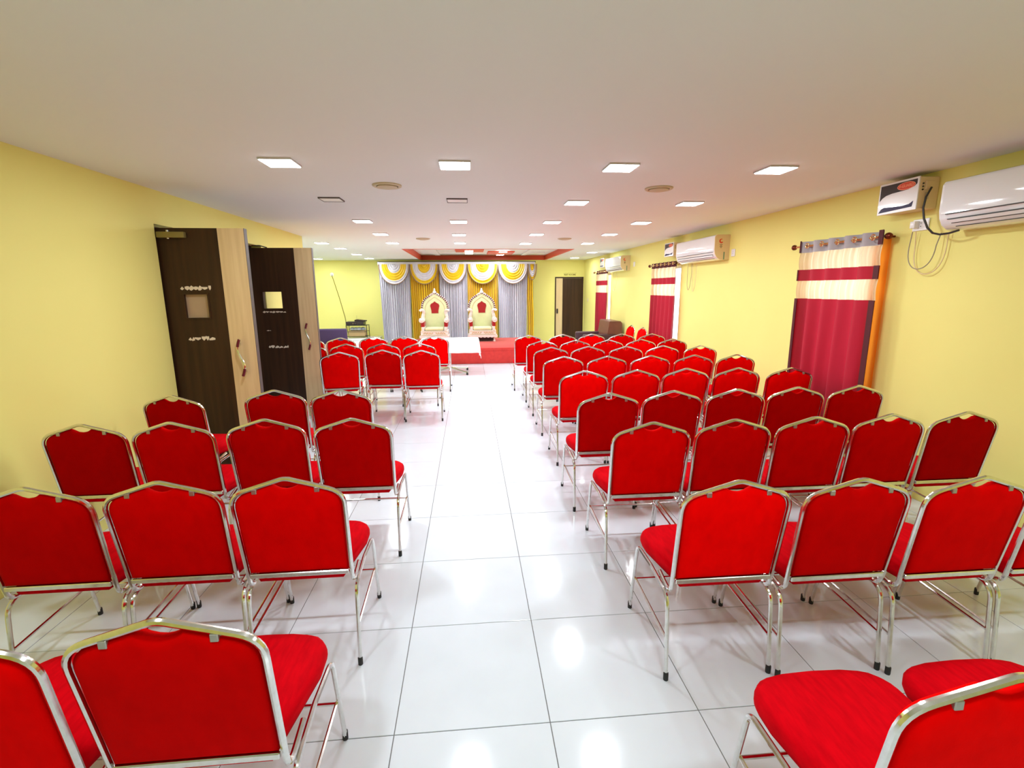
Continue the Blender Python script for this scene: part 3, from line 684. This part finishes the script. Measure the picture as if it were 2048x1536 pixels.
for k in range(6):
    a, b = bounds[k]+.015, bounds[k+1]-.015
    if k == 5: b = a+.42
    xc, Wd, D = (a+b)/2, (b-a)/2, (.56 if k < 5 else .50)
    if k == 5: xc = 1.86; Wd = .13; D = .45
    zt = ZT-.055
    o_ = M['satinwhite'] if k % 2 == 0 else M['satinyellow']; m_ = M['satinyellow'] if k % 2 == 0 else M['satinwhite']
    sw_ = None
    for (ra, rb, mt, dx) in ((.0, .44, o_, 0), (.44, .82, m_, .004), (.82, 1.0, o_, .008)):
        def fs(u, v, ra=ra, rb=rb, dx=dx):
            r_ = ra+(rb-ra)*v; th = PI*u
            yy = -.085-.035*math.sin(th)*(1-.4*r_) - .011*math.cos(2*PI*8*r_+1.3*math.sin(th)) - dx
            return (xc+Wd*r_*math.cos(th), yy, zt-D*r_*math.sin(th)**.9)
        s_ = MB().grid(fs, 36, max(6, int(20*(rb-ra)*2))).obj('swag' if sw_ is None else 'swag_band', mt, bk if sw_ is None else sw_)
        if sw_ is None: sw_ = s_
    MB().tube([(xc+Wd*math.cos(PI*q/30), -.11-.03*math.sin(PI*q/30), zt-D*max(0, math.sin(PI*q/30))**.9) for q in range(31)], .013, 6).obj('braid_trim', M['cord'], sw_)

def make_throne():
    t = thing('throne_chair', '', 'throne')
    def both(f):
        for s in (-1, 1): f(s)
    # footed base
    for sx in (-1, 1):
        for yy in (-.30, .24):
            MB().lathe([(.030, 0), (.034, .02), (.018, .05), (.026, .09), (.034, .12)], (sx*.30, yy, 0), 10).obj('leg', M['carved'], t)
    m = MB(); n = 40
    poly = [(-.375, .165), (.375, .165)] + [(.375-.75*k/n, .12-.018*abs(math.sin(PI*k/5))) for k in range(n+1)]
    m.prism(poly, -.36, -.33, 'xz'); m.box(-.37, .37, -.33, .28, .12, .165)
    m.obj('base_apron', M['carved'], t, smooth=False)
    MB().box(-.28, .28, -.2, .2, .02, .118).obj('dark_underblock', M['label_dark'], t, smooth=False)  # plain dark block filling the space below the base
    MB().cbox(-.345, .345, -.30, .28, .165, .285, .008).obj('seat_rail', M['carved'], t)
    m = MB()
    for sx in (-1, 1):
        m.tube([(sx*(.03+.25*k/24), -.306, .225+.018*math.sin(k*PI/3)) for k in range(25)], .007, 6)
        for k in range(5): m.lathe([(.014, -.312), (.010, -.300)], (sx*(.06+.05*k), 0, .225), 8, 'y')
    m.tube([(-.33, -.304, .27), (.33, -.304, .27)], .006, 6); m.tube([(-.33, -.304, .18), (.33, -.304, .18)], .006, 6)
    m.obj('carved_scroll', M['gold'], t)
    MB().cbox(-.235, .235, -.29, .20, .29, .365, .03, 3).obj('seat_cushion', M['creamcush'], t)
    # back: pointed arch
    def arch(s, z0=.34):
        out = []
        for k in range(25):
            th = PI*k/24; x = .325*s*math.cos(th); z = .80+.36*s*math.sin(th)**.85 + .055*s*max(0, 1-abs(x)/.14)
            out.append((x, z))
        return [(.325*s*.82, z0), (.325*s*.97, .62)] + out + [(-.325*s*.97, .62), (-.325*s*.82, z0)]
    P = arch(1)
    rg = [[(x, y, z) for x, z in q] for q, y in ((arch(.9, .36), .21), (arch(.98), .22), (arch(1), .24), (arch(1), .27), (arch(.95), .28))]
    b = MB().rings(rg).obj('back_panel', M['creamcush'], t, ang=50)
    A = arch(1.06)[2:-2]
    m = MB(); m2 = MB(); N = 46; 
    import bisect
    L_ = [0]
    for p, q in zip(A, A[1:]): L_.append(L_[-1]+math.dist(p, q))
    def at(d):
        i = min(max(bisect.bisect(L_, d)-1, 0), len(A)-2); tt = (d-L_[i])/(L_[i+1]-L_[i]); return (A[i][0]*(1-tt)+A[i+1][0]*tt, A[i][1]*(1-tt)+A[i+1][1]*tt)
    for k in range(N):
        a, c = L_[-1]*k/N, L_[-1]*(k+1)/N; p, q = at(a), at(c)
        (m if k % 2 else m2).tube([(p[0], .235, p[1]), ((p[0]+q[0])/2, .222, (p[1]+q[1])/2), (q[0], .235, q[1])], [.020, .027, .020], 8)
    m2.obj('rope_arch', M['carved'], t); m.obj('rope_band', M['maroonpaint'], t)
    # crest
    m = MB()
    m.lathe([(.001, 1.225), (.05, 1.23), (.045, 1.27), (.022, 1.29), (.028, 1.31), (.016, 1.335), (.001, 1.36)], (0, .23, 0), 12)
    for sx in (-1, 1): m.tube([(sx*.03, .215, 1.19), (sx*.07, .21, 1.215), (sx*.10, .21, 1.20), (sx*.105, .21, 1.17), (sx*.08, .21, 1.16)], [.012, .016, .016, .013, .008], 8)
    m.obj('crest', M['carved'], t)
    # red plaque
    pl = [(-.085, .715), (.085, .715), (.088, .78), (.105, .86), (.115, .90), (.10, .945), (.055, .97), (.03, .985), (0, 1.015), (-.03, .985), (-.055, .97), (-.10, .945), (-.115, .90), (-.105, .86), (-.088, .78)]
    MB().prism(pl, .195, .215, 'xz').obj('plaque', M['deepred'], t, smooth=False)
    MB().tube([(x*1.05, .205, .86+(z-.86)*1.05) for x, z in pl+pl[:1]], .005, 6).obj('plaque_rim', M['gold'], t)
    MB().tube([(x*.80, .208, .36+(z-.36)*.9) for x, z in P[1:-1]], .006, 6).obj('inner_piping', M['gold'], t)
    for sx in (-1, 1):
        nk = [(sx*.30, .12, .53), (sx*.315, .10, .62), (sx*.29, .08, .70), (sx*.275, .05, .76), (sx*.30, .02, .80), (sx*.345, 0, .805), (sx*.375, -.01, .775)]
        MB().tube(fillet(nk, .05, 3), [.045*(1-.016*k) for k in range(len(fillet(nk, .05, 3)))], 10).obj('swan_neck', M['carved'], t)
        MB().cbox(sx*.305-.04, sx*.305+.04, -.26, .22, .50, .545, .015).obj('armrest', M['carved'], t)
        MB().lathe([(.001, -.315), (.03, -.312), (.045, -.300), (.060, -.304), (.066, -.29), (.05, -.262)], (sx*.315, 0, .555), 18, 'y').obj('rosette', M['carved'], t)
        MB().cbox(sx*.295-.045, sx*.295+.045, -.265, .20, .385, .50, .01).obj('arm_pad', M['deepred'], t)
        MB().cbox(sx*.285-.035, sx*.285+.035, -.285, .22, .287, .385, .008).obj('arm_block', M['carved'], t)
    return t
th0 = make_throne(); km2 = kidmap()
th0.location = (-.90, 12.82, SZ); th0['label'] = 'cream and white carved throne with red plaque, left one on stage'; th0['group'] = 'pair of thrones on the stage'
th1 = copy_tree(th0, km2); th1.location = (.33, 12.82, SZ); th1['label'] = 'cream and white carved throne with red plaque, right one on stage'

tb = thing('pedestal_table', 'small table on central steel pedestal under white cloth', 'table', (-.42, 10.0, 0))
TZt = .69
MB().cbox(-.56, .56, -.34, .34, TZt-.03, TZt, .004).obj('table_top', M['ply'], tb)
MB().tube([(0, 0, .06), (0, 0, TZt-.03)], .028, 12).obj('pedestal', M['steel'], tb)
for sx, sy in ((1, 1), (1, -1), (-1, 1), (-1, -1)):
    a = MB().tube([(0, 0, .11), (sx*.30, sy*.27, .055), (sx*.36, sy*.32, .05)], [.02, .016, .014], 8).obj('foot_arm', M['steel'], tb)
    MB().lathe([(.018, 0), (.022, .01), (.018, .05)], (sx*.35, sy*.315, 0), 10).obj('foot_pad', M['rubber'], a)
def clothf():
    m = MB(); nx, ny = 48, 30; X0, X1, Y0, Y1 = -.58, .59, -.36, .36; HX, HY = .22, .24
    def fn(u, v):
        x = X0-HX+(X1-X0+2*HX)*u; y = Y0-HY+(Y1-Y0+2*HY)*v
        ex = max(0, X0-x, x-X1); ey = max(0, Y0-y, y-Y1)
        cx = min(max(x, X0), X1); cy = min(max(y, Y0), Y1)
        sx = -1 if x < X0 else 1; sy = -1 if y < Y0 else 1
        drop = max(ex, ey) + .55*min(ex, ey)
        wav = .012*math.sin(x*26)*(ey > 0)*min(1, ey*8) ; wav2 = .012*math.sin(y*30)*(ex > 0)*min(1, ex*8)
        px = cx + sx*(.012*(ex > 0) + .10*ex*(1 if ey > 0 else .18)) + wav2
        py = cy + sy*(.012*(ey > 0) + .10*ey*(1 if ex > 0 else .18)) + wav
        return (px, py, TZt+.004-drop)
    return m.grid(fn, nx, ny)
cl = tag(clothf().obj('table_cloth', M['whitecloth'], solid=.002), 'plain white cloth draped over the small table before the stage', 'tablecloth'); cl.location = (-.42, 10.0, 0)

# ------------------------------------------------------------------ armchair right, sofa left, rack
ar = thing('armchair', 'brown leather armchair against right wall below farthest curtain', 'armchair', (3.0, 11.4, 0))
for sy in (-1, 1):
    MB().cbox(-.41, .36, sy*.40-.075, sy*.40+.075, .05, .655, .035, 3).obj('arm', M['leatherdark'], ar)
MB().cbox(-.40, .30, -.33, .33, .06, .30, .02).obj('base', M['leatherdark'], ar)
MB().cbox(-.40, .16, -.32, .32, .30, .45, .045, 3).obj('seat_cushion', M['leather'], ar)
b = [(.12, .40), (.20, .95), (.46, .95), (.50, .90), (.50, .06), (.30, .06)]
MB().prism([(p.x, p.y) for p in fillet([(x, z, 0) for x, z in b+[b[0]]], .03, 3)][:-1], -.42, .42, 'xz').obj('backrest', M['leather'], ar, ang=30)
for sx in (-.36, .4):
    for sy in (-.36, .36): MB().lathe([(.02, 0), (.025, .055)], (sx, sy, 0), 8).obj('foot', M['black'], ar)
so = thing('armchair', 'dark purple low armchair beyond the left wall corner', 'armchair', (-3.42, 11.5, 0))
MB().cbox(-.52, .52, .22, .40, .05, .80, .04, 3).obj('backrest', M['purple'], so)
for sx in (-1, 1): MB().cbox(sx*.46-.07, sx*.46+.07, -.38, .24, .05, .60, .03, 3).obj('arm', M['purple'], so) if sx < 0 else MB().cbox(.40, .52, -.36, .22, .05, .40, .03, 3).obj('arm', M['purple'], so)
MB().cbox(-.39, .40, -.38, .22, .06, .30, .02).obj('base', M['purple'], so)
MB().cbox(-.385, .395, -.39, .20, .30, .46, .045, 3).obj('seat_cushion', M['greycush'], so)
for sx in (-.4, .4):
    for sy in (-.3, .34): MB().lathe([(.02, 0), (.025, .055)], (sx, sy, 0), 8).obj('foot', M['black'], so)

cb = thing('low_cabinet', 'low pale grey cabinet below the equipment rack', 'cabinet', (-3.12, 14.6, 0))
MB().cbox(-.46, .46, -.45, .45, .0, .285, .01).obj('body', M['white'], cb)
MB().cbox(-.48, .48, -.47, .47, .285, .32, .006).obj('top_board', M['white'], cb)
rk = thing('equipment_rack', 'small black wire rack standing on the low cabinet', 'rack', (-3.28, 14.68, .32))
for sx in (-1, 1):
    for sy in (-1, 1): MB().tube([(sx*.29, sy*.18, 0), (sx*.29, sy*.18, .366)], .009, 6).obj('post', M['black'], rk)
MB().box(-.30, .30, -.19, .19, .355, .367).obj('shelf', M['black'], rk, smooth=False)
MB().box(-.28, .28, -.17, .17, .035, .047).obj('shelf', M['black'], rk, smooth=False)
for sy in (-1, 1): MB().tube([(-.29, sy*.18, .18), (.29, sy*.18, .18)], .006, 6).obj('rail', M['black'], rk)
bx = thing('cardboard_box', 'brown box on the bottom shelf of the rack', 'box', (-3.28, 14.66, .368))
MB().cbox(-.235, .235, -.15, .15, 0, .155, .004, 1).obj('carton', M['ply'], bx); MB().box(-.236, .236, -.02, .02, .155, .157).obj('tape', M['beige'], bx, smooth=False)
pb = MB(); rr = random.Random(9)
for k in range(4):
    cx = -.15+.10*k; pb.lathe([(.03, 0), (.075, .02), (.085, .045), (.05, .085), (.005, .10)], (cx, rr.uniform(-.04, .04), 0), 10)
o = tag(pb.obj('plastic_bag', M['plastic_bag']), 'crumpled pale blue plastic bag lying on the brown box', 'bag'); o.location = (-3.28, 14.66, .525)
am = thing('amplifier', 'black amplifier on top of the wire rack', 'amplifier', (-3.31, 14.66, .688))
MB().cbox(-.26, .24, -.17, .17, .008, .10, .004, 1).obj('casing', M['black'], am)
MB().cbox(-.255, .235, -.176, -.170, .012, .096, .002, 1).obj('front_plate', M['label_dark'], am)
for k in range(3): MB().lathe([(.012, -.188), (.012, -.176)], (-.05+.06*k, 0, .05), 10, 'y').obj('knob', M['steel'], am)
for sx in (-.2, .18):
    for sy in (-.12, .12): MB().lathe([(.012, 0), (.012, .009)], (sx, sy, 0), 8).obj('foot', M['rubber'], am)
mx = thing('mixer', 'small dark mixer lying tilted on the amplifier', 'mixer', (-3.18, 14.66, .789))
MB().prism([(-.15, 0), (.16, 0), (.16, .03), (-.10, .06), (-.15, .05)], -.11, .11, 'xz').obj('casing', M['label_dark'], mx, smooth=False)
for k in range(4): MB().lathe([(.008, .045-.01*k), (.008, .062-.006*k)], (-.08+.055*k, -.05, 0), 8).obj('knob', [M['label_red'], M['white']][k % 2], mx)
an = tag(MB().tube([(-3.30, 14.72, .789), (-3.30, 14.72, .96)], .003, 5).obj('antenna', M['cableg']), 'thin upright antenna behind the mixer', 'antenna')
lb = thing('wall_point', 'small white wall point high on the far yellow wall', 'socket', (-4.03, YF, 2.15))
MB().lathe([(.05, -.012), (.055, -.004), (.055, 0)], (0, 0, 0), 16, 'y').obj('base_plate', M['white'], lb); MB().lathe([(.012, -.05), (.03, -.03), (.032, -.012)], (0, 0, 0), 12, 'y').obj('holder', M['white'], lb)
tag(MB().tube([(-4.03, YF-.03, 2.11), (-4.0, YF-.01, 2.0), (-3.86, YF-.008, 1.45), (-3.74, YF-.008, .9), (-3.66, YF-.008, .25), (-3.655, YF-.008, .02)], .008, 6).obj('hanging_cable', M['olive_ink']), 'thin olive cable running down from wall point to the rack', 'cable')
